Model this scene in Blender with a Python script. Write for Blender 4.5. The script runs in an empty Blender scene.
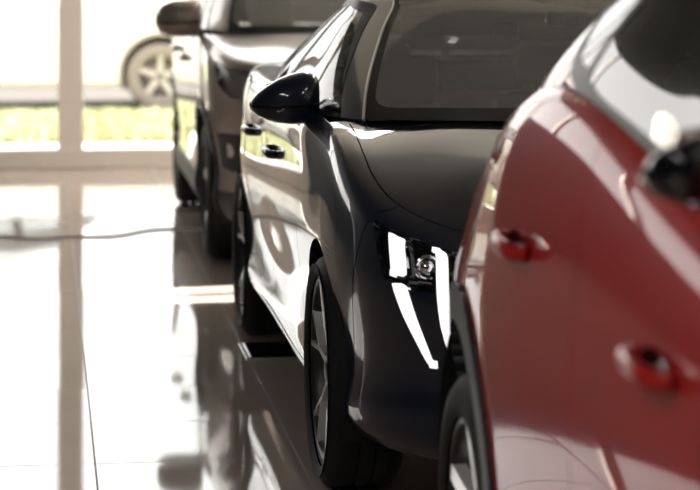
import bpy, bmesh, math, random
import numpy as np
from mathutils import Vector, Matrix
random.seed(4)
C = bpy.context.scene.collection
R = math.radians
sc = bpy.context.scene

# ------------------------------------------------------------------ helpers
def mat(name, col, rough=.5, metal=0., coat=0., coat_rough=.03, spec=.5, coat_ior=1.5, emit=None, es=0., noise=None):
    m = bpy.data.materials.new(name); m.use_nodes = True
    nt = m.node_tree; p = nt.nodes['Principled BSDF']
    p.inputs['Base Color'].default_value = (*col, 1)
    p.inputs['Roughness'].default_value = rough
    p.inputs['Metallic'].default_value = metal
    p.inputs['Coat Weight'].default_value = coat
    p.inputs['Coat Roughness'].default_value = coat_rough; p.inputs['Coat IOR'].default_value = coat_ior
    p.inputs['Specular IOR Level'].default_value = spec
    if emit:
        p.inputs['Emission Color'].default_value = (*emit, 1); p.inputs['Emission Strength'].default_value = es
    if noise:
        scale, amt = noise
        tc = nt.nodes.new('ShaderNodeTexCoord'); n = nt.nodes.new('ShaderNodeTexNoise'); n.inputs['Scale'].default_value = scale
        mx = nt.nodes.new('ShaderNodeMix'); mx.data_type = 'RGBA'
        mx.inputs[6].default_value = (*[c*(1-amt) for c in col], 1); mx.inputs[7].default_value = (*[min(1, c*(1+amt)) for c in col], 1)
        nt.links.new(tc.outputs['Object'], n.inputs['Vector']); nt.links.new(n.outputs['Fac'], mx.inputs[0]); nt.links.new(mx.outputs[2], p.inputs['Base Color'])
    return m

def glass_mat(name, tint, ior=1.5, veil=0):
    """thin pane: tinted see-through with a Fresnel mirror on top"""
    m = bpy.data.materials.new(name); m.use_nodes = True
    nt = m.node_tree; nt.nodes.clear()
    out = nt.nodes.new('ShaderNodeOutputMaterial'); mx = nt.nodes.new('ShaderNodeMixShader')
    tr = nt.nodes.new('ShaderNodeBsdfTransparent'); tr.inputs['Color'].default_value = (*tint, 1)
    gl = nt.nodes.new('ShaderNodeBsdfGlossy'); gl.inputs['Roughness'].default_value = .01
    fr = nt.nodes.new('ShaderNodeFresnel'); fr.inputs['IOR'].default_value = ior
    nt.links.new(fr.outputs[0], mx.inputs[0]); nt.links.new(tr.outputs[0], mx.inputs[1]); nt.links.new(gl.outputs[0], mx.inputs[2])
    src = mx.outputs[0]
    if veil:   # pale diffuse mixed in as painted haze, lightening the pane
        df = nt.nodes.new('ShaderNodeBsdfDiffuse'); df.inputs['Color'].default_value = (.8, .8, .76, 1)
        m2 = nt.nodes.new('ShaderNodeMixShader'); m2.inputs[0].default_value = veil
        nt.links.new(src, m2.inputs[1]); nt.links.new(df.outputs[0], m2.inputs[2]); src = m2.outputs[0]
    nt.links.new(src, out.inputs[0])
    return m

def link(name, bm, m, parent=None, smooth=False, angle=None):
    me = bpy.data.meshes.new(name); bm.normal_update(); bm.to_mesh(me); bm.free()
    o = bpy.data.objects.new(name, me); C.objects.link(o)
    if m: me.materials.append(m)
    if parent: o.parent = parent
    if smooth:
        me.polygons.foreach_set('use_smooth', [True]*len(me.polygons))
        me.set_sharp_from_angle(angle=R(angle or 40))
    return o

def struct(o): o['kind'] = 'structure'; return o
def tag(o, label, cat, group=None):
    o['label'] = label; o['category'] = cat
    if group: o['group'] = group
    return o
def empty(name, loc, rz=0):
    o = bpy.data.objects.new(name, None); C.objects.link(o); o.location = loc; o.rotation_euler = (0, 0, rz); o.empty_display_size = .1
    return o

def box(bm, lo, hi, bev=0, seg=2, M=None):
    r = bmesh.ops.create_cube(bm, size=1)
    vs = r['verts']
    lo = Vector(lo); hi = Vector(hi)
    for v in vs:
        v.co = Vector([(lo[i]+hi[i])/2 + v.co[i]*(hi[i]-lo[i]) for i in range(3)])
    if bev:
        es = list({e for v in vs for e in v.link_edges})
        rr = bmesh.ops.bevel(bm, geom=es, offset=bev, segments=seg, affect='EDGES', profile=.5)
        vs = list({v for f in rr['faces'] for v in f.verts} | {v for v in vs if v.is_valid})
    if M is not None: bmesh.ops.transform(bm, matrix=M, verts=vs)
    return vs

def tube(bm, pts, r, n=10, cap=True, flat=None):
    """swept tube along pts (r a number or one per point)"""
    pts = [Vector(p) for p in pts]; rings = []
    rs = r if hasattr(r, '__len__') else [r]*len(pts)
    up = Vector((0, 0, 1))
    for i, p in enumerate(pts):
        t = (pts[min(i+1, len(pts)-1)] - pts[max(i-1, 0)]).normalized()
        s = t.cross(up)
        if s.length < 1e-3: s = t.cross(Vector((1, 0, 0)))
        s.normalize(); q = s.cross(t)
        fl = flat or 1
        rings.append([bm.verts.new(p + s*math.cos(2*math.pi*k/n)*rs[i] + q*math.sin(2*math.pi*k/n)*rs[i]*fl) for k in range(n)])
    for a, b in zip(rings, rings[1:]):
        for k in range(n): bm.faces.new((a[k], a[(k+1) % n], b[(k+1) % n], b[k]))
    if cap: bm.faces.new(rings[0][::-1]); bm.faces.new(rings[-1])

def lathe_x(bm, prof, n=48, closed=False):
    """prof of (r, x): revolve about the local x axis"""
    rings = [[bm.verts.new((x, r*math.cos(2*math.pi*k/n), r*math.sin(2*math.pi*k/n))) for k in range(n)] for r, x in prof]
    pairs = list(zip(rings, rings[1:])) + ([(rings[-1], rings[0])] if closed else [])
    for a, b in pairs:
        for k in range(n): bm.faces.new((a[k], a[(k+1) % n], b[(k+1) % n], b[k]))

def prism_x(bm, poly, x0, x1):
    """poly of (y,z) extruded along x"""
    a = [bm.verts.new((x0, y, z)) for y, z in poly]; b = [bm.verts.new((x1, y, z)) for y, z in poly]
    n = len(poly)
    bm.faces.new(a); bm.faces.new(b[::-1])
    for k in range(n): bm.faces.new((a[k], b[k], b[(k+1) % n], a[(k+1) % n]))

# ------------------------------------------------------------------ smooth body surfaces from a grid of control points
def nspline(P, t, T):
    P = np.asarray(P, float); n = len(t); h = np.diff(t)
    A = np.zeros((n, n)); B = np.zeros((n,)+P.shape[1:])
    A[0, 0] = A[-1, -1] = 1
    for i in range(1, n-1):
        A[i, i-1] = h[i-1]; A[i, i] = 2*(h[i-1]+h[i]); A[i, i+1] = h[i]
        B[i] = 6*((P[i+1]-P[i])/h[i] - (P[i]-P[i-1])/h[i-1])
    M = np.linalg.solve(A, B.reshape(n, -1)).reshape(B.shape)
    idx = np.clip(np.searchsorted(t, T, side='right')-1, 0, n-2)
    sh = (-1,)+(1,)*(P.ndim-1)
    hh = h[idx].reshape(sh); x0 = (T-t[idx]).reshape(sh); x1 = (t[idx+1]-T).reshape(sh)
    return (M[idx]*x1**3+M[idx+1]*x0**3)/(6*hh) + (P[idx]/hh-M[idx]*hh/6)*x1 + (P[idx+1]/hh-M[idx+1]*hh/6)*x0

def surface(ctrl, cell):
    """ctrl[K][J] of (a,b,z); rows are lines round the car from front centre to rear centre, the last row is the centreline.
    returns a half-body bmesh (b>=0) and u,v (station and level numbers) in float layers"""
    P = np.array(ctrl, float); K, J = P.shape[:2]
    mir = P*np.array([1, -1, 1]); E = 3
    Pj = np.concatenate([mir[:, E:0:-1], P, mir[:, -2:-2-E:-1]], 1)
    ch = np.linalg.norm(np.diff(Pj[:max(3, K-3)], axis=1), axis=2).mean(0); tj = np.concatenate([[0], np.cumsum(ch)])
    us = []
    for j in range(J-1):
        m = max(2, int(math.ceil(ch[E+j]/cell)))
        us += [j+i/m for i in range(m)]
    us.append(J-1); us = np.array(us)
    T = np.interp(us, np.arange(J), tj[E:E+J])
    Q = np.stack([nspline(Pj[k], tj, T) for k in range(K)])           # K x N x 3
    mirk = Q[-2:-2-E:-1]*np.array([1, -1, 1]); Qk = np.concatenate([Q, mirk], 0)
    ck = np.linalg.norm(np.diff(Qk, axis=0), axis=2).mean(1)+1e-6; tk = np.concatenate([[0], np.cumsum(ck)])
    vs = []
    for k in range(K-1):
        m = max(2, int(math.ceil(ck[k]/cell)))
        vs += [k+i/m for i in range(m)]
    vs.append(K-1); vs = np.array(vs)
    S = nspline(Qk, tk, np.interp(vs, np.arange(K), tk[:K]))          # V x N x 3
    bm = bmesh.new(); lu = bm.verts.layers.float.new('u'); lv = bm.verts.layers.float.new('v')
    G = []
    for i in range(len(vs)):
        row = []
        for j in range(len(us)):
            a, b, z = S[i, j]
            if j in (0, len(us)-1) or i == len(vs)-1: b = 0
            vt = bm.verts.new((-max(b, 0), a, z)); vt[lu] = us[j]; vt[lv] = vs[i]; row.append(vt)
        G.append(row)
    for i in range(len(vs)-1):
        for j in range(len(us)-1):
            bm.faces.new((G[i][j], G[i+1][j], G[i+1][j+1], G[i][j+1]))
    bmesh.ops.remove_doubles(bm, verts=bm.verts, dist=1e-5)
    bm.normal_update()
    # outward?
    f = max(bm.faces, key=lambda f: -f.calc_center_median().x)
    if f.normal.x > 0: bmesh.ops.reverse_faces(bm, faces=bm.faces)
    bm.normal_update(); ln = bm.verts.layers.float_vector.new('n')
    for t in bm.verts: t[ln] = t.normal
    return bm

class V:  # vectorised view of points
    def __init__(s, co, u, v): s.b = -co[:, 0]; s.a = co[:, 1]; s.z = co[:, 2]; s.u = u; s.v = v

def isocut(bm, f):
    """cut the mesh along f = 0 so that every face is on one side"""
    lu = bm.verts.layers.float['u']; lv = bm.verts.layers.float['v']; ln = bm.verts.layers.float_vector['n']
    bm.verts.index_update(); vl = list(bm.verts)
    co = np.array([v.co for v in vl]); u = np.array([v[lu] for v in vl]); w = np.array([v[lv] for v in vl])
    val = f(V(co, u, w)); val = np.where(np.abs(val) < 1e-6, 0, val)
    edges = [e for e in bm.edges if val[e.verts[0].index]*val[e.verts[1].index] < 0]
    if not edges: return
    zero = set(v for v, q in zip(vl, val) if q == 0)
    A = [e.verts[0] for e in edges]; B = [e.verts[1] for e in edges]
    ia = np.array([x.index for x in A]); ib = np.array([x.index for x in B])
    lo = np.zeros(len(edges)); hi = np.ones(len(edges)); sa = np.sign(val[ia])
    for _ in range(14):
        m = (lo+hi)/2; mm = m[:, None]
        q = np.sign(f(V(co[ia]*(1-mm)+co[ib]*mm, u[ia]*(1-m)+u[ib]*m, w[ia]*(1-m)+w[ib]*m)))
        same = q == sa; lo = np.where(same, m, lo); hi = np.where(same, hi, m)
    t = (lo+hi)/2
    faces = set()
    side = {v: q for v, q in zip(vl, val)}
    for e, va, vb, tt in zip(edges, A, B, t):
        if va in zero or vb in zero: continue
        if tt < .03: zero.add(va); continue
        if tt > .97: zero.add(vb); continue
    for e, va, vb, tt in zip(edges, A, B, t):
        if va in zero or vb in zero: continue
        c = va.co.lerp(vb.co, tt); uu = va[lu]*(1-tt)+vb[lu]*tt; ww = va[lv]*(1-tt)+vb[lv]*tt; nn = va[ln].lerp(vb[ln], tt).normalized()
        ne, nv = bmesh.utils.edge_split(e, va, tt)
        nv.co = c; nv[lu] = uu; nv[lv] = ww; nv[ln] = nn; zero.add(nv); side[nv] = 0
    for z in zero: side[z] = 0
    for fc in list({fc for z in zero for fc in z.link_faces}):
        todo = [fc]
        for _ in range(4):
            nxt = []
            for g in todo:
                vs = list(g.verts); n = len(vs); zi = [i for i in range(n) if vs[i] in zero]
                sg = [side[x] for x in vs]
                if len(zi) < 2 or not (min(sg) < 0 < max(sg)): continue
                done = False
                for p in range(len(zi)):
                    for r in range(p+1, len(zi)):
                        i, j = zi[p], zi[r]
                        if j-i < 2 or (i == 0 and j == n-1): continue
                        s1 = [x for x in sg[i+1:j] if x]; s2 = [x for x in sg[j+1:]+sg[:i] if x]
                        if s1 and s2 and (all(x > 0 for x in s1) and all(x < 0 for x in s2) or all(x < 0 for x in s1) and all(x > 0 for x in s2) or len(zi) > 2):
                            try:
                                nf, _l = bmesh.utils.face_split(g, vs[i], vs[j]); nxt += [g, nf]; done = True
                            except Exception: pass
                        if done: break
                    if done: break
            todo = nxt
            if not todo: break
    bm.normal_update()

def round_poly(pts, r, n=5):
    out = []; N = len(pts)
    for i in range(N):
        p = Vector(pts[i]); a = Vector(pts[i-1]); b = Vector(pts[(i+1) % N])
        da = (a-p); db = (b-p); ra = min(r, da.length*.45); rb = min(r, db.length*.45)
        A = p+da.normalized()*ra; B = p+db.normalized()*rb
        for k in range(n+1):
            t = k/n; q = A*(1-t)**2+p*2*t*(1-t)+B*t*t; out.append((q.x, q.y))
    return out

def sdf(poly):
    P = np.array(poly, float); Q = np.roll(P, -1, 0)
    def g(x, y):
        X = np.stack([x, y], 1); best = np.full(len(x), 1e9); ins = np.zeros(len(x), bool)
        for p, q in zip(P, Q):
            d = q-p; L = (d**2).sum()
            if L < 1e-14: continue
            w = X-p; t = np.clip((w@d)/L, 0, 1); r = w-t[:, None]*d
            best = np.minimum(best, (r**2).sum(1))
            c = (p[1] > y) != (q[1] > y)
            with np.errstate(divide='ignore', invalid='ignore'):
                xi = p[0]+(y-p[1])*d[0]/(d[1] if d[1] else 1e-12)
            ins ^= c & (x < xi)
        s = np.sqrt(best); return np.where(ins, -s, s)
    return g

def extract(bm, faces, gap=.002, flange=.014, mirror=False, flip=False, lift=0., keep_edge=None):
    """copy faces into a panel of its own: boundary drawn in by gap, turned inward by flange. returns (bm, normals)"""
    vmap = {}; nb = bmesh.new(); nrm = []; ln = bm.verts.layers.float_vector['n']
    fset = set(faces)
    bverts = {}
    for f in faces:
        for l in f.loops:
            e = l.edge
            if sum(1 for g in e.link_faces if g in fset) == 1:
                if all(abs(v.co.x) < 1e-4 for v in e.verts): continue
                for v in e.verts: bverts.setdefault(v, []).append((e, f))
    def pos(v):
        c = v.co.copy()+v[ln]*lift
        if v in bverts and gap:
            d = Vector()
            for e, f in bverts[v]:
                t = (e.verts[1].co-e.verts[0].co).normalized(); w = f.calc_center_median()-v.co; w = w-t*w.dot(t)
                if w.length > 1e-7: d += w.normalized()
            if d.length > 1e-6:
                d.normalize()
                if abs(v.co.x) < 1e-4: d.x = 0
                c += d*gap
        return c
    def put(v, sgn):
        k = (v, sgn)
        if k not in vmap:
            c = pos(v); n = v[ln].copy()
            if abs(v.co.x) < 1e-4: n.x = 0; n.normalize(); 
            if abs(v.co.x) < 1e-4 and (v, -sgn) in vmap and v not in ():
                vmap[k] = vmap[(v, -sgn)]; return vmap[k]
            if sgn < 0: c.x *= -1; n.x *= -1
            vmap[k] = nb.verts.new(c); nrm.append(n)
        return vmap[k]
    sides = [1, -1] if mirror else ([-1] if flip else [1])
    for s in sides:
        for f in faces:
            vs = [put(v, s) for v in f.verts]
            if s < 0: vs = vs[::-1]
            try: nb.faces.new(vs)
            except ValueError: pass
        if flange:
            fm = {}
            def fv(v, deep):
                k = (v, deep)
                if k not in fm:
                    c = pos(v)-(v[ln]*flange if deep else Vector()); n = Vector((0, 0, 0))
                    for e, f in bverts[v]:
                        w = v.co-f.calc_center_median(); n += w
                    n.normalize()
                    if s < 0: c.x *= -1; n.x *= -1
                    fm[k] = nb.verts.new(c); nrm.append(n)
                return fm[k]
            done = set()
            for v in bverts:
                for e, f in bverts[v]:
                    if e in done: continue
                    done.add(e)
                    for l in f.loops:
                        if l.edge == e: p, q = l.vert, l.link_loop_next.vert
                    w = [fv(q, 0), fv(p, 0), fv(p, 1), fv(q, 1)]
                    if s < 0: w = w[::-1]
                    nb.faces.new(w)
    return nb, nrm

def panel(name, bm, faces, m, parent, **k):
    if not faces: print('EMPTY PANEL', name); return None
    nb, nrm = extract(bm, faces, **k)
    me = bpy.data.meshes.new(name); nb.to_mesh(me); nb.free()
    me.polygons.foreach_set('use_smooth', [True]*len(me.polygons))
    me.normals_split_custom_set_from_vertices([tuple(n) for n in nrm])
    me.materials.append(m)
    o = bpy.data.objects.new(name, me); C.objects.link(o); o.parent = parent
    return o

# ------------------------------------------------------------------ materials
M = {}
M['navy'] = mat('navy black car paint', (.010, .014, .026), .4, 0, 1, .012, .15)
M['red'] = mat('deep red car paint', (.45, .022, .020), .45, 0, 1, .015, .04, coat_ior=1.2)
M['taupe'] = mat('bronze grey car paint', (.36, .305, .265), .4, .3, 1, .02, .3)
M['white'] = mat('white car paint', (.85, .85, .84), .35, 0, 1, .03)
M['gloss'] = mat('gloss black trim', (.006, .006, .007), .06)
M['matte'] = mat('satin black window surround', (.006, .006, .006), .4, spec=.06)
M['plast'] = mat('dark grey moulded plastic', (.022, .024, .027), .5, noise=(300, .2))
M['rubber'] = mat('tyre rubber', (.006, .006, .007), .7, noise=(80, .2))
M['chrome'] = mat('chrome', (.75, .75, .76), .07, 1)
M['alloy'] = mat('machined alloy', (.92, .92, .93), .2, .5)
M['alloyd'] = mat('dark painted alloy', (.012, .012, .013), .4)
M['steel'] = mat('brake steel', (.4, .39, .38), .3, 1)
M['drl'] = mat('white light guide', (.9, .92, .93), .3, 0, .5, emit=(1, .99, .97), es=1.0)
M['lamp'] = mat('lamp housing', (.62, .60, .58), .3, 0)
M['tail'] = mat('red lamp lens', (.25, .008, .01), .08, 0, 1)
M['ws'] = glass_mat('windscreen glass', (.84, .86, .82), 1.33, veil=.22)
M['win'] = glass_mat('side window glass', (.66, .68, .67), 1.55)
M['dwin'] = glass_mat('dark privacy glass', (.10, .10, .10), 2.0)
M['lens'] = glass_mat('clear lamp lens', (.92, .92, .93), 1.28)
M['pane'] = glass_mat('window pane', (.97, .98, .98), 1.18)
M['cloth'] = mat('dark seat fabric', (.29, .29, .285), .8, noise=(200, .3))
M['dash'] = mat('soft grey dashboard', (.42, .42, .41), .6, noise=(300, .15))
M['screen'] = mat('dark mirror glass', (.02, .02, .022), .05, 1)
M['mirr'] = mat('mirror glass', (.8, .82, .85), .03, 1)

# ------------------------------------------------------------------ wheel
def make_wheel(parent, loc, Rr=.345, W=.225, rim_r=.245, style='sport', side=1):
    """outer face towards -x (side=1); the mesh 'wheel' is the alloy, tyre and brake disc are its pieces"""
    hw = W/2
    bm = bmesh.new()
    lathe_x(bm, [(rim_r+.004, -hw+.012), (rim_r-.012, -hw+.010), (rim_r-.022, -hw+.02), (rim_r-.03, -hw+.05), (rim_r-.03, hw-.02), (rim_r+.004, hw)], 64)
    for f in bm.faces: f.smooth = True
    w = link('wheel', bm, M['alloyd'], parent); w.location = loc
    w.scale = (side, 1, 1)
    b2 = bmesh.new(); N = 5
    def bar(r0, r1, a0, a1, w0, w1, x0, x1, dep=.03):
        p0 = Vector((0, math.cos(a0)*r0, math.sin(a0)*r0)); p1 = Vector((0, math.cos(a1)*r1, math.sin(a1)*r1))
        t = (p1-p0).normalized(); s = Vector((1, 0, 0)).cross(t)
        vs = []
        for p, ww, x in ((p0, w0, x0), (p1, w1, x1)):
            for sg in (-1, 1):
                for d in (0, dep): vs.append(b2.verts.new((x+d, *(p+s*sg*(ww*(1 if d == 0 else 1.35)))[1:])))
        a, b, c, d, e, f, g, h = vs   # a:p0 - front, b:p0 - back, c:p0+ front, d:p0+ back, then p1
        for q in ((a, c, g, e), (b, f, h, d), (a, e, f, b), (c, d, h, g), (e, g, h, f), (a, b, d, c)): b2.faces.new(q)
    xf = -hw+.012
    for k in range(N):
        a = 2*math.pi*k/N+.35; r1 = rim_r-.008
        if style == 'sport':
            bar(.04, .135, a, a, .012, .009, xf+.022, xf+.008)
            bar(.125, r1, a, a+.21, .0065, .008, xf+.008, xf)
            bar(.125, r1, a, a-.21, .0065, .008, xf+.008, xf)
        else:
            bar(.04, r1, a, a, .028, .020, xf+.025, xf)
    bmesh.ops.recalc_face_normals(b2, faces=b2.faces)
    link('spokes', b2, M['alloy'], w)
    b3 = bmesh.new(); lathe_x(b3, [(.001, xf+.012), (.03, xf+.012), (.036, xf+.016), (.045, xf+.02), (.06, xf+.03), (.062, xf+.06)], 32)
    link('hub_cap', b3, M['alloyd'], w, True)
    b4 = bmesh.new(); lathe_x(b4, [(rim_r, -hw+.006), (rim_r+.012, -hw-.002), (rim_r+.035, -hw-.006), (Rr-.03, -hw), (Rr-.012, -hw+.014), (Rr-.002, -hw+.034),
                                  (Rr, -hw+.055), (Rr, -.03), (Rr-.007, -.028), (Rr-.007, -.02), (Rr, -.018), (Rr, .018), (Rr-.007, .02), (Rr-.007, .028), (Rr, .03), (Rr, hw-.055), (Rr-.01, hw-.015), (Rr-.03, hw), (rim_r, hw)], 72)
    link('tyre', b4, M['rubber'], w, True, 50)
    b5 = bmesh.new(); lathe_x(b5, [(.05, -.01), (.165, -.01), (.168, 0), (.165, .01), (.05, .01)], 48)
    link('brake_disc', b5, M['steel'], w, True)
    if side < 0:
        for o in [w]+list(w.children): pass
    return w

# ------------------------------------------------------------------ one car
def z3(front, mid, rear, J, jf=(3, 7), jr=(9, 13)):
    return np.interp(np.arange(J), [jf[0], jf[1], jr[0], jr[1]], [front, mid, mid, rear])

def lower_ctrl(S):
    o = np.array(S['outline'], float); J = len(o)
    rows = []
    wF = np.interp(np.arange(J), [0, 2, 4, 6], [1, 1, .55, 0]); wR = np.interp(np.arange(J), [J-6, J-4, J-2, J-1], [0, .5, 1, 1])
    for z, inset, dF, dR in S['levels']:
        z = np.asarray(z, float) if hasattr(z, '__len__') and len(z) == J else z3(*z, J)
        a = o[:, 0]+dF*wF-dR*wR; b = o[:, 1]*(1-inset/o[:, 1].max())
        rows.append(np.stack([a, b, z], 1))
    top = rows[-1]
    # bonnet: fan in to the centreline
    ac = np.interp(np.arange(J), S['fan_j'], S['fan_a']); zc = np.interp(ac, S['hood_a'], S['hood_z'])
    for fr, bl in ((.90, .12), (.62, .42)):
        a = top[:, 0]*(1-bl)+ac*bl
        z = top[:, 2]*(1-bl)+zc*bl + S.get('hood_bulge', .012)*math.sin(bl*math.pi)
        rows.append(np.stack([a, top[:, 1]*fr, z], 1))
    rows.append(np.stack([ac, 0*ac, zc], 1))
    return rows

def upper_ctrl(S):
    g0 = np.array(S['base'], float); g3 = np.array(S['roof'], float)
    rows = [g0]
    for t in (.2, .4, .6, .8, .94):
        m = g0*(1-t)+g3*t
        sc_ = S.get('bulge', .03)*4*t*(1-t)
        m[:, 1] += sc_*(m[:, 1]/.85)
        m[:, 0] += np.interp(np.arange(len(m)), [0, 2, 4, len(m)-5, len(m)-3, len(m)-1], [-sc_*.7, -sc_*.6, 0, 0, sc_*.8, sc_])
        rows.append(m)
    rows.append(g3)
    J = len(g3); ac = np.interp(np.arange(J), [0, J-1], [S['roof_c'][0], S['roof_c'][1]])
    zc = np.full(J, S['roof_c'][2])
    for fr, bl in ((.93, .05), (.80, .17), (.5, .55)):
        a = g3[:, 0]*(1-bl)+ac*bl; z = g3[:, 2]*(1-bl)+zc*bl+(.009 if bl < .1 else .014 if bl < .2 else .006)
        rows.append(np.stack([a, g3[:, 1]*fr, z], 1))
    rows.append(np.stack([ac, 0*ac, zc], 1))
    return rows

def centers(bm):
    bm.faces.ensure_lookup_table(); fs = list(bm.faces)
    lu = bm.verts.layers.float['u']; lv = bm.verts.layers.float['v']
    co = np.array([f.calc_center_median() for f in fs])
    u = np.array([sum(v[lu] for v in f.verts)/len(f.verts) for f in fs]); w = np.array([sum(v[lv] for v in f.verts)/len(f.verts) for f in fs])
    return fs, V(co, u, w)

def build_car(name, S, root, cell):
    P = S['paint']; wb = S['wb']; Rw = S['wheel_r']; zw = Rw
    bm = surface(lower_ctrl(S), cell)
    arch = S['arch_r']
    fa = lambda p, a0: np.where(p.b > .5, arch-np.hypot(p.a-a0, p.z-(zw+S['arch_dz'])), -.5)
    F = {
        'archf': lambda p: fa(p, 0), 'archr': lambda p: fa(p, wb),
        'hood': S['f_hood'], 'cabin': S['f_cabin'], 'sill': S['f_sill'],
        'bump': S['f_bump'], 'rbump': S['f_rbump'], 'd0': S['f_d0'], 'd1': S['f_d1'], 'd2': S['f_d2'],
        'hl': S['f_hl'], 'tl': S['f_tl'], 'gate': S['f_gate'], 'grille': S['f_grille'],
    }
    if 'f_drl' in S: F['drl'] = S['f_drl']
    if 'f_fog' in S: F['fog'] = S['f_fog']; F['fogl'] = S['f_fogl']
    if 'f_drl3' in S: F['drl3'] = S['f_drl3']
    if 'f_drl2' in S: F['drl2'] = S['f_drl2']
    if 'f_clad' in S: F['clad'] = S['f_clad']
    if 'f_low' in S: F['low'] = S['f_low']
    for k in F: isocut(bm, F[k])
    fs, p = centers(bm)
    I = {k: F[k](p) for k in F}
    hole = (I['archf'] > 0) | (I['archr'] > 0) | (I['cabin'] < 0)
    lab = np.full(len(fs), 'rear_fender', dtype=object)
    lab[p.a < wb*.5] = 'fender'
    lab[(I['d0'] > 0) & (I['d1'] < 0)] = 'front_door'
    lab[(I['d1'] > 0) & (I['d2'] < 0)] = 'rear_door'
    lab[(I['sill'] < 0) & (p.a > 0) & (p.a < wb)] = 'sill'
    lab[(I['bump'] < 0)] = 'front_bumper'
    lab[I['rbump'] > 0] = 'rear_bumper'
    lab[I['gate'] < 0] = 'tailgate'
    lab[I['hood'] < 0] = 'hood'
    lab[(I['hood'] >= 0) & (p.v > 6.05) & (p.a > .6) & (p.a < wb+.3)] = 'rear_fender'
    if 'low' in I:
        lab[(I['low'] < 0) & (p.a < 1)] = 'front_valance'; lab[(I['low'] < 0) & (p.a > 1)] = 'rear_valance'
    if 'clad' in I: lab[I['clad'] < 0] = 'cladding'
    lab[I['grille'] < 0] = 'grille'
    if 'fog' in I: lab[I['fog'] < 0] = 'fog_lamp_recess'; lab[I['fogl'] < 0] = 'fog_lamp'
    lab[I['hl'] < 0] = 'headlight'
    lab[I['tl'] < 0] = 'tail_light'
    if 'drl' in I: lab[I['drl'] < 0] = 'running_light'
    if 'drl3' in I: lab[I['drl3'] < 0] = 'running_light_low'
    if 'drl2' in I: lab[I['drl2'] < 0] = 'running_light_inner'
    lab[hole] = ''
    parts = {}
    def sel(n): return [f for f, l in zip(fs, lab) if l == n]
    center = {'front_bumper', 'rear_bumper', 'tailgate', 'hood', 'grille', 'front_valance', 'rear_valance', 'rear_fender'}
    mats = {'sill': S.get('sill_mat', P), 'cladding': M['plast'], 'grille': M['gloss'], 'headlight': M['lens'], 'tail_light': M['tail'],
            'running_light': M['drl'], 'running_light_inner': M['drl'], 'running_light_low': M['drl'], 'front_valance': M['plast'], 'rear_valance': M['plast']}
    mats.update(S.get('mats', {})); mats['fog_lamp_recess'] = M['plast']; mats['fog_lamp'] = M['lamp']
    for n in ('hood', 'front_bumper', 'rear_bumper', 'tailgate', 'grille', 'front_valance', 'rear_valance', 'fender', 'front_door', 'rear_door', 'sill', 'cladding', 'rear_fender', 'headlight', 'tail_light', 'running_light', 'running_light_low', 'running_light_inner', 'fog_lamp_recess', 'fog_lamp'):
        f = sel(n)
        if not f: continue
        nm = {'running_light_inner': 'running_light', 'running_light_low': 'running_light', 'cladding': 'wheel_arch_cladding'}.get(n, n)
        kw = dict(gap=.0022, flange=.02)
        if n == 'cladding': kw = dict(gap=0, flange=.05, lift=.010)
        if n.startswith('running_light'): kw = dict(gap=0.001, flange=.02, lift=.004)
        if n == 'rear_fender': kw = dict(gap=.0022, flange=.02)
        if n in center and any(abs(v.co.x) < 1e-4 for q in f for v in q.verts) and not (n == 'rear_fender' and name in ('white',)):
            parts[n] = [panel(nm, bm, f, mats.get(n, P), root, mirror=True, **kw)]
        else:
            parts[n] = [panel(nm, bm, f, mats.get(n, P), root, **kw), panel(nm, bm, f, mats.get(n, P), root, flip=True, **kw)]
        if n == 'headlight':
            for o, fl in zip(parts[n], (False, True)):
                panel('lamp_housing', bm, f, M['lamp'] if S.get('light_lamp') else M['gloss'], o, gap=.003, flange=0, flip=fl, lift=-.022)
    if 'projector' in S:
        lu = bm.verts.layers.float['u']; pu, pz = S['projector']
        q = min(bm.verts, key=lambda t: abs(t[lu]-pu)*.2+abs(t.co.z-pz)); c = q.co-q[bm.verts.layers.float_vector['n']]*.014
        for o, sg in zip(parts['headlight'], (1, -1)):
            b = bmesh.new(); T = Matrix.Translation((c.x*sg, c.y, c.z))
            tube(b, [T @ Vector((.030*math.cos(2*math.pi*i/24), -.006, .030*math.sin(2*math.pi*i/24))) for i in range(25)], .005, 8, cap=False)
            lb = bmesh.ops.create_uvsphere(b, u_segments=16, v_segments=10, radius=.022); bmesh.ops.transform(b, matrix=T, verts=lb['verts'])
            tube(b, [T @ Vector((-.05*sg, -.004, -.038)), T @ Vector((.05*sg, -.012, -.046))], .005, 8)
            link('projector_lamp', b, M['chrome'], o, True)
    bm.free()
    # greenhouse
    gm = surface(upper_ctrl(S), cell)
    G = {'ws': S['g_ws'], 'wsi': S['g_wsi'], 'rw': S['g_rw']}
    for i, q in enumerate(S['g_win']): G['w%d' % i] = q
    if 'g_frame' in S: G['frame'] = S['g_frame']
    if 'g_strip' in S: G['strip'] = S['g_strip']
    if 'g_dark' in S: G['dark'] = S['g_dark']
    for k in G: isocut(gm, G[k])
    fs, p = centers(gm); I = {k: G[k](p) for k in G}
    lab = np.full(len(fs), 'roof', dtype=object)
    if 'frame' in I: lab[I['frame'] < 0] = 'window_frame'
    if 'dark' in I: lab[(I['dark'] < 0) & (lab == 'roof')] = 'roof_panel'
    for i in range(len(S['g_win'])): lab[I['w%d' % i] < 0] = 'w%d' % i
    lab[I['ws'] < 0] = 'windshield_border'; lab[(I['wsi'] < 0)] = 'windshield'
    lab[I['rw'] < 0] = 'rear_window'
    if 'strip' in I:
        lab[I['strip'] < 0] = 'strip'
        for fl in (False, True): panel('windshield_trim', gm, sel('strip'), M['alloy'], root, flip=fl, gap=0, flange=.008, lift=.004)
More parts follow.
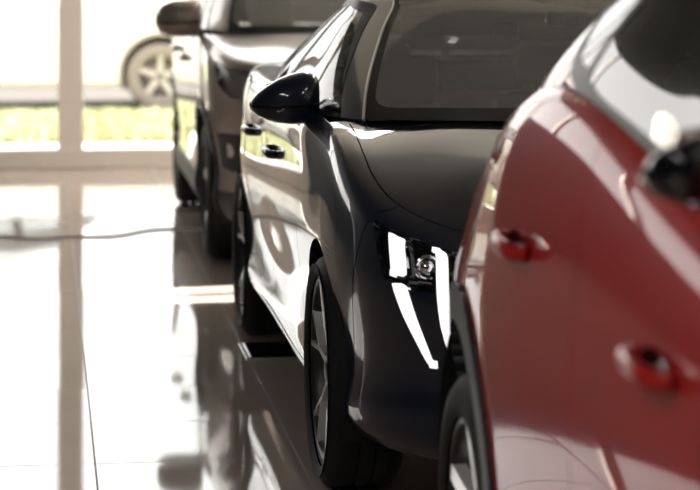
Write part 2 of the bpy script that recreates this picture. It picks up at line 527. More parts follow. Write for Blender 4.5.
    for n, m, mi in (('roof', P, True), ('roof_panel', M['gloss'], True), ('windshield_border', M['matte'], True), ('windshield', M['ws'], True), ('rear_window', S.get('rglass', M['win']), True)):
        f = sel(n)
        if f: parts[n] = [panel(n, gm, f, m, root, mirror=mi, gap=0 if n.startswith('windsh') else .0015, flange=0 if n.startswith('windsh') else .015)]
    if 'frame' in I:
        for fl in (False, True): panel('window_frame', gm, sel('window_frame'), S.get('frame_mat', M['gloss']), root, flip=fl, gap=0, flange=.015, lift=.002)
    for i in range(len(S['g_win'])):
        for fl in (False, True):
            panel('side_window', gm, sel('w%d' % i), S.get('glass', [M['win']]*9)[i], root, flip=fl, gap=.001, flange=.006)
    gm.free()
    # wheels and wells
    wf = S['wheel_b']
    for a in (0, wb):
        for s in (1, -1):
            make_wheel(root, (-s*(wf-.1125), a, zw), Rw, .225, S['rim_r'], S['rim_style'], s)
            b = bmesh.new(); n = 24; rr = arch+.012; z0 = zw+S['arch_dz']
            prof = [(-s*(wf-.015), 1), (-s*(wf-.36), 1)]
            ang = [R(-25)+R(230)*i/n for i in range(n+1)]
            A = [b.verts.new((prof[0][0], a+rr*math.cos(t), z0+rr*math.sin(t))) for t in ang]
            B = [b.verts.new((prof[1][0], a+rr*math.cos(t), z0+rr*math.sin(t))) for t in ang]
            for i in range(n): b.faces.new((A[i], A[i+1], B[i+1], B[i]))
            b.faces.new(B)
            link('wheel_arch_liner', b, M['rubber'], root, True)
    # floor pan
    b = bmesh.new(); z0 = S['pan_z']
    box(b, (-.80, .40, z0), (.80, wb-.40, z0+.02)); box(b, (-.50, S['outline'][0][0]+.22, z0+.04), (.50, .45, z0+.06)); box(b, (-.50, wb-.45, z0+.06), (.50, S['outline'][-1][0]-.16, z0+.08))
    box(b, (-.52, .33, z0), (.52, .36, S['wall_z']))
    link('floor_pan', b, M['rubber'], root)
    return parts

# mirror: swept sections along its width; x from body (0) outward (-)
def make_mirror(root, S, at, s=1, k=1.0, boxy=False):
    bm = bmesh.new()
    # (outward distance, height centre, half height, front a, back a)
    secs = [(.005, .005, .055, -.045, .05), (.012, .005, .070, -.065, .06), (.03, .006, .082, -.088, .07), (.06, .005, .086, -.10, .072), (.10, .0, .082, -.10, .07), (.14, -.006, .071, -.092, .066),
            (.175, -.012, .056, -.078, .06), (.205, -.016, .038, -.058, .052), (.224, -.018, .02, -.035, .042), (.230, -.018, .008, -.015, .03)]
    if boxy: secs = [(d*.95, zc*.3, .085*(1-(d/.232)**6)**.5+.004, f*.9, b) for d, zc, hz, f, b in secs]
    n = 24; rings = []
    for d, zc, hz, f, b in secs:
        ring = []
        for i in range(n):
            t = 2*math.pi*i/n; cy, sz = math.cos(t), math.sin(t)
            y = (f if cy < 0 else b)*abs(cy)**.85; zz = math.copysign(abs(sz)**.8, sz)*hz
            ring.append(bm.verts.new((-s*d*k, y*k, (zc+zz)*k)))
        rings.append(ring)
    for a, b in zip(rings, rings[1:]):
        for i in range(n): bm.faces.new((a[i], a[(i+1) % n], b[(i+1) % n], b[i]))
    bm.faces.new(rings[0]); bm.faces.new(rings[-1])
    bmesh.ops.recalc_face_normals(bm, faces=bm.faces)
    o = link('wing_mirror', bm, S['mirror_mat'], root, True, 60)
    o.location = (-s*at[1], at[0], at[2])
    bm = bmesh.new(); tube(bm, [(s*(at[1]-at[3])*1.0, .0, -.085*k), (s*.03, 0, -.07*k), (-s*.03*k, 0, -.055*k), (-s*.09*k, 0, -.04*k)], [.034*k, .03*k, .026*k, .02*k], 12, flat=.6)
    link('mirror_stalk', bm, M['gloss'], o, True)
    bm = bmesh.new(); tube(bm, [(-s*.012*k, -.085*k, -.012*k), (-s*.03*k, -.104*k, -.014*k), (-s*.09*k, -.112*k, -.018*k), (-s*.15*k, -.102*k, -.022*k), (-s*.2*k, -.07*k, -.022*k), (-s*.223*k, -.04*k, -.02*k)], [.004*k]*6, 8)
    link('indicator_strip', bm, M['gloss'], o, True)
    bm = bmesh.new(); vs = box(bm, (-.085, .066, -.055), (.085, .074, .055), .02); 
    bmesh.ops.transform(bm, matrix=Matrix.Translation((-s*.09*k, 0, -.002)), verts=bm.verts)
    link('mirror_glass', bm, M['mirr'], o, True)
    return o

def make_handle(door, a, b, z, m, s=1, tilt=0):
    bm = bmesh.new()
    pts = [(-s*(b+.004), a-.105, z), (-s*(b+.028), a-.085, z+.001), (-s*(b+.036), a-.03, z+.004), (-s*(b+.036), a+.03, z+.006), (-s*(b+.028), a+.085, z+.007), (-s*(b+.004), a+.105, z+.007)]
    tube(bm, pts, [.012, .013, .013, .013, .013, .012], 10, flat=1.25)
    h = link('door_handle', bm, m, door, True)
    bm = bmesh.new(); n = 20
    c = bm.verts.new((-s*(b-.004), a, z+.003))
    ring = [bm.verts.new((-s*(b+.005), a+.075*math.cos(2*math.pi*i/n), z+.003+.03*math.sin(2*math.pi*i/n))) for i in range(n)]
    for i in range(n): bm.faces.new((c, ring[i], ring[(i+1) % n]))
    link('handle_recess', bm, M['gloss'], h, True)
    return h

def make_seat(root, x, y, z=.30, m='cloth', headrest=True, top=1.0):
    bm = bmesh.new(); box(bm, (x-.25, y-.28, z), (x+.25, y+.26, z+.2), .07, 3)
    T = Matrix.Translation((x, y+.25, z+.12)) @ Matrix.Rotation(R(-20), 4, 'X')
    box(bm, (-.25, -.06, 0), (.25, .09, .60), .065, 3, T)
    o = link('seat', bm, M[m], root, True, 60)
    if headrest:
        bm = bmesh.new(); box(bm, (-.135, -.03, .64), (.135, .07, .83), .04, 3, T)
        tube(bm, [T @ Vector((-.06, .02, .56)), T @ Vector((-.06, .02, .68))], .008, 8); tube(bm, [T @ Vector((.06, .02, .56)), T @ Vector((.06, .02, .68))], .008, 8)
        link('headrest', bm, M[m], o, True, 60)
    return o

def make_interior(root, S):
    zb = S['dash_z']
    bm = bmesh.new(); n = 14
    prof = [(.16, zb-.06), (.22, zb-.015), (.40, zb), (.62, zb-.01), (.74, zb-.05), (.78, zb-.12), (.76, zb-.28), (.66, zb-.36), (.45, zb-.40), (.20, zb-.36)]
    prism_x(bm, prof, -.74, .74); bmesh.ops.recalc_face_normals(bm, faces=bm.faces)
    link('dashboard', bm, M['dash'], root, True, 50)
    bm = bmesh.new(); T = Matrix.Translation((.38, .92, zb-.12)) @ Matrix.Rotation(R(65), 4, 'X')
    pts = [T @ Vector((.175*math.cos(t), .165*math.sin(t), 0)) for t in [2*math.pi*i/32 for i in range(33)]]
    tube(bm, pts, .014, 8, cap=False)
    box(bm, (-.07, -.05, -.02), (.07, .05, .03), .02, 2, T); box(bm, (-.17, -.015, -.01), (.17, .015, .01), .004, 1, T)
    link('steering_wheel', bm, M['plast'], root, True, 50)
    for x in (-.38, .38): make_seat(root, x, 1.45, S['seat_z'])
    for x in (-.36, .36): make_seat(root, x, 2.28, S['seat_z']+.02)
    bm = bmesh.new(); box(bm, (-.13, 0, 0), (.13, .035, .065), .015, 2, Matrix.Translation((0, S['imir'][0], S['imir'][1])))
    box(bm, (-.03, -.02, .05), (.03, .03, .11), .01, 1, Matrix.Translation((0, S['imir'][0], S['imir'][1])))
    link('interior_mirror', bm, M['plast'], root, True, 50)

# ================================================================== dark saloon
def poly_az(pts, r=.03):
    g = sdf(round_poly(pts, r)); return lambda p: np.where(p.b > .35, g(p.a, p.z), 1.)
def poly_uz(pts, r=.0):
    # u scaled so that distances are comparable
    q = [(u*.2, z) for u, z in pts]; g = sdf(round_poly(q, r) if r else q); return lambda p: g(p.u*.2, p.z)
def poly_bz(pts, cond, r=.04):
    g = sdf(round_poly(pts, r)); return lambda p: np.where(cond(p), g(p.b, p.z), 1.)
def rect_uv(u0, u1, v0, v1, r=.1, sx=1.):
    g = sdf(round_poly([(u0*sx, v0), (u1*sx, v0), (u1*sx, v1), (u0*sx, v1)], r)); return lambda p: g(p.u*sx, p.v)

WB = 2.83
SED = dict(
    paint=M['navy'], wb=WB, wheel_r=.345, rim_r=.282, rim_style='sport', arch_r=.375, arch_dz=.015, wheel_b=.945, pan_z=.20, wall_z=.92, mirror_mat=M['navy'],
    outline=[(-.95, 0), (-.94, .28), (-.905, .52), (-.80, .73), (-.62, .857), (-.36, .928), (0, .945), (.45, .95), (1.2, .95), (2.0, .95), (2.8, .945), (3.3, .89), (3.6, .80), (3.78, .60), (3.85, .3), (3.87, 0)],
    levels=[((.22, .21, .25), .07, .10, .08), ((.28, .27, .32), .018, .02, .02), ((.40, .40, .44), .022, 0, 0), ((.54, .57, .60), .015, .005, 0), ((.67, .74, .77), 0, .01, .01), ((.765, .89, .92), .008, .04, .06),
            ([.80, .80, .81, .835, .88, .95, 1.03, 1.068, 1.073, 1.078, 1.09, 1.10, 1.10, 1.09, 1.09, 1.09], .055, .13, .2)],
    fan_j=[0, 1, 2, 3, 4, 5, 6, 7, 8, 15], fan_a=[-.62, -.60, -.54, -.44, -.30, -.13, .06, .40, 1.2, 3.2],
    hood_a=[-.62, -.3, 0, .2, .5, 1.2, 3.2], hood_z=[.895, 1.035, 1.068, 1.081, 1.088, 1.09, 1.12],
    base=[(-.03, 0, 1.088), (-.01, .34, 1.088), (.07, .60, 1.086), (.22, .775, 1.08), (.45, .855, 1.075), (1.0, .885, 1.075), (1.7, .885, 1.085), (2.4, .835, 1.10), (2.95, .70, 1.11), (3.2, .58, 1.11), (3.38, .45, 1.11), (3.42, 0, 1.11)],
    roof=[(1.10, 0, 1.455), (1.10, .26, 1.453), (1.12, .41, 1.448), (1.16, .53, 1.438), (1.27, .61, 1.435), (1.5, .625, 1.437), (1.8, .61, 1.425), (2.2, .575, 1.385), (2.45, .525, 1.345), (2.52, .41, 1.345), (2.56, .22, 1.35), (2.57, 0, 1.35)],
    roof_c=(1.35, 2.4, 1.475),
    f_hood=lambda p: np.maximum(np.maximum(np.interp(p.a, [-.5, -.2, .25], [6.45, 6.7, 6.85])-p.v, p.a-(.235-.235*(1-np.minimum(p.b, .8)/.8))), -9.),
    f_cabin=lambda p: np.maximum(np.maximum(6.25-p.v, .26-p.a), np.maximum(p.a-3.2, p.b-np.interp(p.a, [2.0, 2.4, 2.95, 3.2], [.95, .79, .65, .5]))),
    f_sill=lambda p: np.where(p.b > .5, p.z-.30, 1.),
    f_bump=lambda p: np.maximum(p.a+.47+.25*(p.z-.6), p.v-6.45),
    f_rbump=lambda p: np.minimum(p.a-3.2, .74-p.z),
    f_d0=lambda p: p.a-(.56-.12*np.abs(p.z-.6)), f_d1=lambda p: p.a-1.58-.03*(p.z-.6), f_d2=lambda p: p.a-(2.44+.45*(p.z-.62)),
    f_hl=poly_uz([(4.10, .853), (3.9, .846), (3.2, .815), (2.3, .775), (2.25, .70), (3.2, .685), (3.78, .703), (3.98, .77)], .01),
    f_drl=poly_uz([(3.46, .815), (3.76, .832), (3.64, .725), (3.38, .718)], .006),
    f_drl3=poly_uz([(3.38, .698), (3.64, .703), (3.45, .615), (3.13, .49), (3.04, .485), (3.24, .61)], .01),
    f_drl2=poly_uz([(2.80, .79), (2.95, .80), (2.89, .60), (2.80, .48), (2.72, .49)], .004),
    f_tl=poly_uz([(11.4, .97), (15.2, .97), (15.2, .84), (12.2, .84)], .01),
    f_gate=lambda p: np.maximum(12.8-p.u, .72-p.z),
    f_grille=poly_uz([(-.5, .70), (2.0, .70), (2.2, .60), (1.9, .42), (-.5, .40)], .01),
    g_ws=rect_uv(-2, 2.95, -.6, 5.95, .2), g_wsi=rect_uv(-2, 2.80, .45, 5.6, .4), g_strip=lambda p: np.maximum(np.abs(p.u-3.0)-.022, p.v-6.2),
    g_rw=rect_uv(9.6, 14, .9, 5.6, .3),
    frame_mat=M['matte'], g_frame=poly_az([(.33, 1.065), (1.16, 1.415), (1.45, 1.440), (1.85, 1.424), (2.3, 1.36), (2.80, 1.20), (2.90, 1.08), (1.5, 1.02)], .03),
    g_win=[poly_az([(.37, 1.088), (1.17, 1.392), (1.46, 1.405), (1.53, 1.402), (1.56, 1.095)], .02),
           poly_az([(1.63, 1.095), (1.60, 1.400), (1.83, 1.390), (2.30, 1.318), (2.36, 1.11)], .02),
           poly_az([(2.40, 1.115), (2.35, 1.302), (2.62, 1.215), (2.74, 1.12)], .02)],
    projector=(3.1, .755), hood_bulge=.022, dash_z=1.03, seat_z=.30, imir=(.98, 1.29),
)
sedan = empty('sedan_car', (1.76, 7.04, 0))
tag(sedan, 'glossy dark navy sedan with white fang running light in the middle of the row', 'car')
sp = build_car('sedan', SED, sedan, .026)
def mesh_line(name, pts, r, m, parent, flat=None, n=8):
    bm = bmesh.new(); tube(bm, pts, r, n, flat=flat); return link(name, bm, m, parent, True)
for s in (1, -1):
    i = 0 if s > 0 else 1
    make_mirror(sedan, SED, (.62, .865, 1.12, .85), s)
    make_handle(sp['front_door'][i], 1.40, .935, .88, M['navy'], s)
    make_handle(sp['rear_door'][i], 2.27, .935, .895, M['navy'], s)
    # bright strip down the windscreen edge
make_interior(sedan, SED)

# ================================================================== the two sport utility cars
def suv_spec(paint, **k):
    S = dict(
        paint=paint, wb=2.70, wheel_r=.355, rim_r=.235, rim_style='wide', arch_r=.40, arch_dz=.03, wheel_b=.925, pan_z=.25, wall_z=1.0, mirror_mat=paint,
        outline=[(-.90, 0), (-.885, .3), (-.84, .56), (-.73, .765), (-.53, .88), (-.3, .925), (0, .945), (.45, .95), (1.2, .95), (2.0, .95), (2.7, .945), (3.02, .905), (3.23, .82), (3.35, .62), (3.40, .3), (3.41, 0)],
        levels=[((.25, .24, .30), .06, .08, .06), ((.33, .31, .37), .015, .01, .01), ((.47, .45, .50), .022, 0, 0), ((.64, .64, .70), .012, 0, 0), ((.82, .86, .92), 0, .0, .0), ((.95, 1.03, 1.10), .004, .03, .01),
                ([1.02, 1.02, 1.025, 1.04, 1.065, 1.10, 1.13, 1.155, 1.17, 1.18, 1.21, 1.24, 1.25, 1.25, 1.25, 1.25], .045, .09, .05)],
        fan_j=[0, 1, 2, 3, 4, 5, 6, 7, 8, 15], fan_a=[-.56, -.54, -.48, -.40, -.27, -.12, .06, .40, 1.2, 3.2],
        hood_a=[-.56, -.3, .1, .5, 1.2, 3.2], hood_z=[1.09, 1.13, 1.175, 1.19, 1.2, 1.25],
        base=[(.0, 0, 1.17), (.03, .38, 1.17), (.12, .64, 1.17), (.28, .79, 1.17), (.5, .865, 1.175), (1.1, .895, 1.185), (1.8, .895, 1.20), (2.5, .885, 1.23), (2.98, .84, 1.26), (3.20, .72, 1.26), (3.31, .45, 1.26), (3.34, 0, 1.26)],
        roof=[(.92, 0, 1.665), (.93, .28, 1.66), (.97, .47, 1.65), (1.03, .60, 1.635), (1.2, .66, 1.645), (1.6, .69, 1.66), (2.0, .695, 1.66), (2.5, .68, 1.645), (2.85, .64, 1.62), (2.97, .54, 1.62), (3.04, .3, 1.63), (3.05, 0, 1.63)],
        roof_c=(1.15, 2.9, 1.70),
        f_hood=lambda p: np.maximum(6.2-p.v, p.a-(.24-.25*(1-np.minimum(p.b, .8)/.8))),
        f_cabin=lambda p: np.maximum(np.maximum(6.25-p.v, .30-p.a), p.a-3.25),
        f_sill=lambda p: np.where(p.b > .5, p.z-.42, 1.),
        f_bump=lambda p: np.maximum(p.a+.43, p.v-6.2),
        f_rbump=lambda p: np.minimum(p.a-2.98, .78-p.z),
        f_d0=lambda p: p.a-.52, f_d1=lambda p: p.a-1.50-.03*(p.z-.6), f_d2=lambda p: p.a-(2.24+.45*(p.z-.60)),
        f_hl=poly_uz([(4.55, 1.045), (3.6, 1.02), (2.3, .975), (1.9, .92), (2.6, .885), (3.6, .875), (4.1, .93)], .01),
        f_tl=poly_uz([(11.95, 1.12), (15.2, 1.12), (15.2, 1.0), (12.4, 1.0)], .01),
        f_gate=lambda p: np.maximum(12.7-p.u, .78-p.z),
        f_grille=poly_uz([(-.5, .98), (1.7, .98), (2.0, .86), (1.8, .62), (-.5, .60)], .01),
        f_low=lambda p: np.where((p.u < 4.4) | (p.u > 11.0), p.z-.40, 1.),
        f_clad=lambda p: np.minimum(np.minimum(np.where(p.b > .5, np.hypot(p.a, p.z-.385)-.455, 1.), np.where(p.b > .5, np.hypot(p.a-2.70, p.z-.385)-.455, 1.)), np.where((p.a > .2) & (p.a < 2.5), p.z-.40, 1.)),
        g_ws=rect_uv(-2, 2.93, -.6, 5.95, .2), g_wsi=rect_uv(-2, 2.78, .4, 5.6, .4),
        g_rw=rect_uv(9.4, 14, .7, 5.6, .3),
        g_frame=poly_az([(.50, 1.14), (1.08, 1.60), (1.45, 1.64), (2.3, 1.635), (2.72, 1.56), (2.90, 1.245), (1.5, 1.16)], .03),
        g_win=[poly_az([(.62, 1.20), (1.12, 1.585), (1.38, 1.61), (1.44, 1.61), (1.46, 1.215)], .02),
               poly_az([(1.54, 1.215), (1.51, 1.612), (2.15, 1.612), (2.18, 1.25)], .02),
               poly_az([(2.23, 1.255), (2.20, 1.605), (2.66, 1.535), (2.80, 1.275)], .02)],
        dash_z=1.12, seat_z=.42, imir=(.85, 1.46),
    )
    S.update(k); return S
GREY = suv_spec(M['taupe'], light_lamp=True, f_fog=poly_uz([(4.35, .69), (3.0, .69), (2.7, .56), (3.4, .50), (4.2, .52)], .01), f_fogl=poly_uz([(3.75, .64), (3.5, .64), (3.5, .575), (3.75, .575)], .02))
suv = empty('suv_car', (1.76, 12.36, 0))
tag(suv, 'bronze grey sport utility car parked behind the dark sedan', 'car')
gp = build_car('grey', GREY, suv, .045)
for s in (1, -1):
    i = 0 if s > 0 else 1
    make_mirror(suv, GREY, (.55, .90, 1.238, .88), s, 1.16, boxy=True)
    make_handle(gp['front_door'][i], 1.28, .94, .99, M['taupe'], s); make_handle(gp['rear_door'][i], 2.1, .94, 1.01, M['taupe'], s)
make_interior(suv, GREY)

def zrow(*v): return list(np.interp(range(16), [0, 3, 6, 7, 8, 9, 10, 11, 12, 13, 15], v))
REDS = suv_spec(M['red'], glass=[M['win'], M['dwin'], M['dwin']], wheel_r=.335, arch_r=.385, arch_dz=.065, mats={'cladding': mat('blue grey cladding plastic', (.035, .04, .048), .5, noise=(300, .15))}, f_clad=lambda p: np.minimum(np.minimum(np.where(p.b > .5, np.hypot(p.a, p.z-.40)-.468, 1.), np.where(p.b > .5, np.hypot(p.a-2.70, p.z-.40)-.468, 1.)), np.where((p.a > .2) & (p.a < 2.5), p.z-.40, 1.)),
    frame_mat=mat('satin grey brown trim', (.13, .112, .10), .45), rglass=M['dwin'],
    outline=[(-.90, 0), (-.885, .3), (-.84, .56), (-.73, .765), (-.53, .88), (-.3, .925), (0, .945), (.45, .95), (1.0, .95), (1.75, .95), (2.35, .945), (2.72, .925), (3.05, .86), (3.25, .70), (3.36, .4), (3.38, 0)],
    levels=[((.25, .24, .30), .05, .08, .06), ((.33, .31, .37), .02, .01, .01), ((.47, .46, .50), .010, 0, 0), ((.64, .66, .66), .002, 0, 0), ((.82, .88, .84), 0, .0, .0),
            (zrow(.95, .97, 1.02, 1.04, 1.07, 1.13, 1.10, 1.0, .93, .92, .92), .02, .03, .01),
            (zrow(1.02, 1.04, 1.13, 1.155, 1.22, 1.335, 1.285, 1.14, 1.03, 1.0, 1.0), .085, .09, .05)],
    hood_a=[-.56, -.3, .1, .5, 1.2, 2.2, 3.2], hood_z=[1.09, 1.13, 1.175, 1.19, 1.25, 1.3, 1.02],
    base=[(.0, 0, 1.17), (.03, .38, 1.17), (.12, .64, 1.17), (.28, .79, 1.17), (.5, .86, 1.175), (1.0, .865, 1.225), (1.75, .865, 1.338), (2.3, .85, 1.295), (2.7, .80, 1.15), (2.95, .66, 1.06), (3.08, .4, 1.04), (3.12, 0, 1.04)],
    roof=[(.92, 0, 1.625), (.93, .28, 1.62), (.97, .47, 1.61), (1.03, .60, 1.60), (1.2, .66, 1.61), (1.5, .69, 1.62), (1.8, .69, 1.60), (2.1, .66, 1.54), (2.3, .60, 1.49), (2.38, .50, 1.48), (2.42, .3, 1.49), (2.43, 0, 1.49)],
    roof_c=(1.15, 2.3, 1.64),
    f_tl=poly_uz([(10.9, 1.06), (15.2, .98), (15.2, .90), (11.4, .93)], .01),
    g_frame=poly_az([(.50, 1.13), (1.08, 1.56), (1.45, 1.595), (1.78, 1.575), (2.02, 1.50), (1.93, 1.375), (1.75, 1.315), (1.0, 1.20)], .03),
    g_win=[poly_az([(.62, 1.20), (.82, 1.37), (.85, 1.235)], .02),
           poly_az([(.91, 1.24), (.90, 1.43), (1.12, 1.54), (1.46, 1.575), (1.665, 1.568), (1.762, 1.37), (1.66, 1.345)], .02),
           poly_az([(1.782, 1.385), (1.685, 1.567), (1.80, 1.55), (1.975, 1.49), (1.90, 1.40)], .02)])
red = empty('crossover_car', (1.838, 5.13-2.70, 0))
tag(red, 'deep red crossover car closest to the camera at the right edge', 'car')
rp = build_car('red', REDS, red, .035)
for s in (1, -1):
    i = 0 if s > 0 else 1
    mo = make_mirror(red, dict(REDS, mirror_mat=M['gloss']), (.66, .945, 1.30, .93), s, .52); mo.rotation_euler.z = s*R(-62)
    make_handle(rp['front_door'][i], 0.95, .945, .985, M['red'], s); make_handle(rp['rear_door'][i], 1.97, .945, 1.04, M['red'], s)
make_interior(red, REDS)

hazed = mat('glare paled grey plastic', (.42, .37, .33), .7, noise=(40, .1))  # cladding colour lifted to imitate glare haze over the street
WHT = suv_spec(M['white'], mats={'cladding': hazed}, sill_mat=M['white'], f_low=lambda p: p.z+9,
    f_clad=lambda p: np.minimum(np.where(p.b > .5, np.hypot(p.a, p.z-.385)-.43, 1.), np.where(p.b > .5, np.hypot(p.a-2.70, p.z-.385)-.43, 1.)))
wh = empty('parked_car', (1.21, 25.66, -.06), R(90))
tag(wh, 'white car parked on the street outside the window', 'car')
build_car('white', WHT, wh, .08)
rubber_pale = mat('dusty pale tyre', (.30, .26, .24), .9)  # window glare painted in: dark wheel parts coloured pale
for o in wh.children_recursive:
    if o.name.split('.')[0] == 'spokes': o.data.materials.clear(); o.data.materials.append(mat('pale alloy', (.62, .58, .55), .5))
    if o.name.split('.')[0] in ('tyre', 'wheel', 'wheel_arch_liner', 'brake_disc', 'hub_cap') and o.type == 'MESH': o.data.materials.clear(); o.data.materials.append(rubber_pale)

# ================================================================== showroom
WALLV = 17.6
def floor_mat():
    m = bpy.data.materials.new('glossy taupe tiles'); m.use_nodes = True; nt = m.node_tree; N = nt.nodes; L = nt.links
    p = N['Principled BSDF']; p.inputs['Roughness'].default_value = .045; p.inputs['IOR'].default_value = 2.2
    g = N.new('ShaderNodeNewGeometry'); sx = N.new('ShaderNodeSeparateXYZ'); L.new(g.outputs['Position'], sx.inputs[0])
    def mth(op, a, b=None, c=None):
        n = N.new('ShaderNodeMath'); n.operation = op
        for i, q in enumerate((a, b, c)):
            if q is None: continue
            if isinstance(q, (int, float)): n.inputs[i].default_value = q
            else: L.new(q, n.inputs[i])
        return n.outputs[0]
    T = .64
    def axis(o, off):
        t = mth('DIVIDE', mth('SUBTRACT', o, off), T); fl = mth('FLOOR', t); fr = mth('SUBTRACT', t, fl)
        d = mth('MULTIPLY', mth('MINIMUM', fr, mth('SUBTRACT', 1, fr)), T); return fl, d
    fx, dx = axis(sx.outputs[0], .16-6.4); fy, dy = axis(sx.outputs[1], 7.42-12.8)
    grout = mth('LESS_THAN', mth('MINIMUM', dx, dy), .0032)
    cb = N.new('ShaderNodeCombineXYZ'); L.new(fx, cb.inputs[0]); L.new(fy, cb.inputs[1])
    wn = N.new('ShaderNodeTexWhiteNoise'); wn.noise_dimensions = '3D'; L.new(cb.outputs[0], wn.inputs['Vector'])
    nz = N.new('ShaderNodeTexNoise'); nz.inputs['Scale'].default_value = 3; nz.inputs['Detail'].default_value = 6; L.new(g.outputs['Position'], nz.inputs['Vector'])
    base = N.new('ShaderNodeMix'); base.data_type = 'RGBA'; base.inputs[6].default_value = (.47, .38, .32, 1); base.inputs[7].default_value = (.57, .465, .40, 1); L.new(nz.outputs['Fac'], base.inputs[0])
    mx = N.new('ShaderNodeMix'); mx.data_type = 'RGBA'; mx.inputs[7].default_value = (.13, .11, .095, 1); L.new(grout, mx.inputs[0]); L.new(base.outputs[2], mx.inputs[6]); L.new(mx.outputs[2], p.inputs['Base Color'])
    rg = mth('ADD', mth('MULTIPLY', grout, .5), .045); L.new(rg, p.inputs['Roughness'])
    # each tile lies a hair off level
    sub = N.new('ShaderNodeVectorMath'); sub.operation = 'SUBTRACT'; L.new(wn.outputs['Color'], sub.inputs[0]); sub.inputs[1].default_value = (.5, .5, .5)
    sc_ = N.new('ShaderNodeVectorMath'); sc_.operation = 'MULTIPLY'; L.new(sub.outputs[0], sc_.inputs[0]); sc_.inputs[1].default_value = (.006, .006, 0)
    ad = N.new('ShaderNodeVectorMath'); L.new(sc_.outputs[0], ad.inputs[0]); L.new(g.outputs['Normal'], ad.inputs[1])
    nm = N.new('ShaderNodeVectorMath'); nm.operation = 'NORMALIZE'; L.new(ad.outputs[0], nm.inputs[0]); L.new(nm.outputs[0], p.inputs['Normal'])
    return m
def slab(name, lo, hi, m, bev=0):
    b = bmesh.new(); box(b, lo, hi, bev); return struct(link(name, b, m))
framem = mat('beige window frame', (.93, .86, .78), .5, noise=(20, .04))
plaster = mat('warm white plaster', (.72, .69, .65), .8, noise=(6, .04))
ceilm = mat('white ceiling', (.78, .76, .73), .9, noise=(4, .03))
dark = mat('dark taupe wall', (.05, .053, .06), .85, noise=(5, .06))
XL, XR, YB = -8.0, 7.5, -5.0
slab('floor', (XL, YB, -.1), (XR, WALLV+.12, 0), floor_mat())
slab('ceiling', (-.2, YB, 4.6), (XR, 12.2, 4.75), mat('grey ceiling boards', (.22, .21, .20), .9, noise=(4, .05)))  # unseen near ceiling greyed so windscreen and pillar reflections stay dark
slab('trim_5', (-.2, 12.2, 4.6), (XR, WALLV+.12, 4.75), ceilm)
slab('trim_1', (XL, YB, 4.4), (-.2, WALLV+.12, 4.75), dark)  # soffit added out of view so the sedan's pillar reflects dark
b = bmesh.new(); G0, G1, GH = 11.72, 12.36, 2.95
box(b, (XR, YB, 0), (XR+.15, G0, 4.6)); box(b, (XR, G1, 0), (XR+.15, WALLV, 4.6)); box(b, (XR, G0, GH), (XR+.15, G1, 4.6)); struct(link('wall_right', b, plaster))
b = bmesh.new(); box(b, (XR+.05, (G0+G1)/2-.03, 0), (XR+.10, (G0+G1)/2+.03, GH)); box(b, (XR+.05, G0, GH-.05), (XR+.10, G1, GH)); struct(link('window_2', b, framem))
slab('wall_front', (XL, YB-.15, 0), (XR, YB, 4.6), dark)
slab('wall_left', (XL-.15, YB, 0), (XL, WALLV+.12, 4.6), dark)
def glazed(name_prefix, n, p0, p1, first, step, along):
    pass
widx = 0
def window_wall(axis, fixed, lo, hi, posts):
    """floor to ceiling glazing: frame posts, rails and panes"""
    global widx
    widx += 1
    def bx(b, a0, a1, z0, z1, t):
        if axis == 'x': box(b, (a0, fixed-t, z0), (a1, fixed+t, z1), .006, 1)
        else: box(b, (fixed-t, a0, z0), (fixed+t, a1, z1), .006, 1)
    root = struct(empty('window_%d' % widx, ((lo+hi)/2, fixed, 0) if axis == 'x' else (fixed, (lo+hi)/2, 0)))
    def lk(nm, b, m):
        o = link(nm, b, m); o.parent = root; o.matrix_parent_inverse = Matrix.Translation(root.location).inverted(); return o
    b = bmesh.new(); bx(b, lo, hi, 0, .14, .07); lk('bottom_rail', b, framem)
    b = bmesh.new(); bx(b, lo, hi, 4.5, 4.6, .07); lk('top_rail', b, framem)
    for u in posts:
        b = bmesh.new(); bx(b, u-.092, u+.092, .14, 4.5, .07); lk('post', b, framem)
    for u0, u1 in zip(posts, posts[1:]):
        b = bmesh.new(); bx(b, u0+.09, u1-.09, .14, 4.5, .006); lk('pane', b, M['pane'])
window_wall('x', WALLV+.05, -.85, XR, [-.75, .20, 2.65, 5.1, XR-.1])
slab('wall_back', (XL, WALLV, 0), (-.85, WALLV+.12, 2.02), dark)  # unseen solid stretch, put in to darken the red car's reflections
slab('trim_2', (XL, WALLV-.03, 2.0), (-.85, WALLV+.12, 2.2), mat('blue reflection band', (.03, .14, .55), .4))  # unseen band, added for blue reflections in the red car's glass
b = bmesh.new()
for u in (-7.9, -6.0, -4.2, -2.5): box(b, (u-.07, WALLV, 2.2), (u+.07, WALLV+.1, 4.4))
struct(link('window_3', b, framem))

# unseen ceiling lights, added to brighten the cars and the window frames
em = mat('lit diffuser', (.9, .9, .9), .5, emit=(1, .97, .92), es=13)
for i, (x, y) in enumerate([(4.6, -2), (4.6, 2.4), (4.6, 13.4), (4.6, 16.2), (2.4, 15.9), (-2.4, -1.5), (-2.4, 2.2)]):
    t = empty('added_ceiling_light', (x, y, 4.6 if x > 0 else 4.4)); tag(t, 'added long ceiling light out of view, brightening the showroom', 'ceiling light', 'ceiling lights')
    b = bmesh.new(); box(b, (-.34, -1.3, -.07), (.34, 1.3, 0), .01); link('housing', b, M['plast'], t)
    b = bmesh.new(); box(b, (-.31, -1.27, -.08), (.31, 1.27, -.068)); link('diffuser', b, em, t)

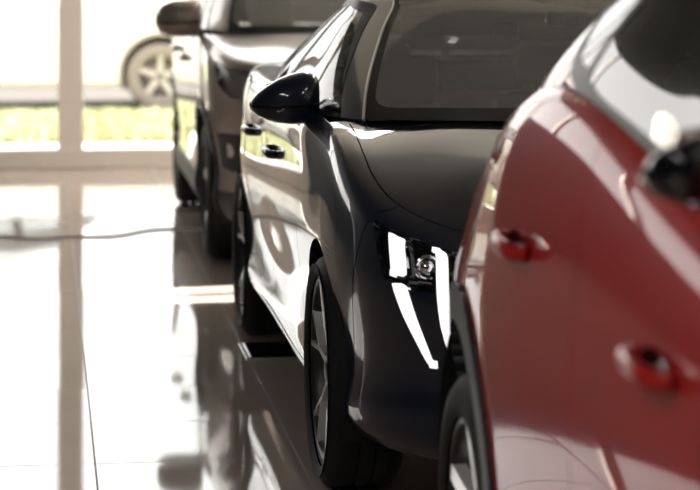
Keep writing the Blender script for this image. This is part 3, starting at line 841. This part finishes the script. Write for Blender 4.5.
# floor pieces
b = bmesh.new(); box(b, (-.075, -.27, 0), (.20, .27, .012), .004)
t = empty('floor_box', (.86, 9.42, 0)); tag(t, 'black floor box cover with bright rim beside the sedan rear wheel', 'floor box')
b.free(); b = bmesh.new(); box(b, (-.055, -.17, 0), (.30, .17, .010), .003); link('lid', b, M['gloss'], t)
b = bmesh.new(); box(b, (-.07, -.185, 0), (.315, .185, .005), .002); link('rim', b, M['alloy'], t)
pts = []
for i in range(90):
    x = -3.0+i*.05; y = 13.1+.10*math.sin(i*.27)+.05*math.sin(i*.7+1)+(.5*max(0, (i-42)/40))
    pts.append((x, y, .006))
b = bmesh.new(); tube(b, pts, .006, 8)
cab = link('cable', b, mat('grey cable', (.75, .72, .70), .5), None, True); tag(cab, 'thin grey cable snaking over the floor before the window', 'cable')

# ================================================================== outside
paving = mat('pale paving', (.62, .57, .52), .9, noise=(2, .08))
asph = mat('shade brown asphalt', (.045, .036, .03), .95, noise=(30, .15))  # darkened to stand in for the shade under the parked car
struct(slab('trim_4', (-40, WALLV+.12, -.12), (40, 20.1, -.02), paving)).name = 'pavement'
slab('road', (-40, 24.1, -.14), (40, 34, -.06), asph)
slab('driveway', (-40, 20.1, -.12), (-1.0, 24.1, -.03), paving)
gm_ = mat('sunlit grass', (.30, .31, .18), .95, noise=(8, .35))
slab('lawn', (-1.0, 20.1, -.12), (40, 24.1, -.03), mat('soil', (.4, .4, .16), 1))
b = bmesh.new()
rnd = random.Random(3)
for i in range(14000):
    x = rnd.uniform(-.97, 4); y = rnd.uniform(20.12, 23.7); h = rnd.uniform(.03, .09); a = rnd.uniform(0, 6.28); w = .012
    dx, dy = math.cos(a)*w, math.sin(a)*w; lx, ly = rnd.uniform(-.03, .03), rnd.uniform(-.03, .03)
    q = [b.verts.new((x-dx, y-dy, -.03)), b.verts.new((x+dx, y+dy, -.03)), b.verts.new((x+lx, y+ly, h))]; b.faces.new(q)
gr = link('grass', b, gm_); gr['kind'] = 'stuff'; tag(gr, 'bright green grass strip along the street', 'grass')
leafm = mat('leaves', (.10, .15, .05), .8, noise=(3, .5)); barkm = mat('bark', (.16, .12, .09), .9, noise=(9, .3))
struct(slab('far_ground', (-80, 34, -.3), (80, 90, -.08), mat('far grass', (.3, .33, .15), 1, noise=(1, .3))))

# ================================================================== light, sky, camera
w = bpy.data.worlds.new('sky'); sc.world = w; w.use_nodes = True; nt = w.node_tree
bg = nt.nodes['Background']; bg.inputs['Color'].default_value = (1, .975, .94, 1); bg.inputs['Strength'].default_value = 2.8
sun = bpy.data.lights.new('sun', 'SUN'); so = bpy.data.objects.new('sun', sun); C.objects.link(so); sun.energy = 46; sun.angle = R(.6); sun.color = (1, .95, .86)
so.rotation_euler = Vector((-1, -.15, -.4)).to_track_quat('-Z', 'Y').to_euler()

cam = bpy.data.cameras.new('camera'); co = bpy.data.objects.new('camera', cam); C.objects.link(co); sc.camera = co
co.location = (0, 0, 1.6); co.rotation_euler = (R(90), 0, -R(7.4))
cam.sensor_width = 36; cam.lens = 2360/700*36; cam.shift_y = -293/700
cam.dof.use_dof = True; cam.dof.focus_distance = 7.1; cam.dof.aperture_fstop = 3.4
cam.clip_end = 300
sc.view_settings.view_transform = 'Standard'; sc.view_settings.exposure = .25
sc.cycles.use_denoising = True
sc.cycles.max_bounces = 8; sc.cycles.transparent_max_bounces = 16
sc.cycles.sample_clamp_indirect = 8
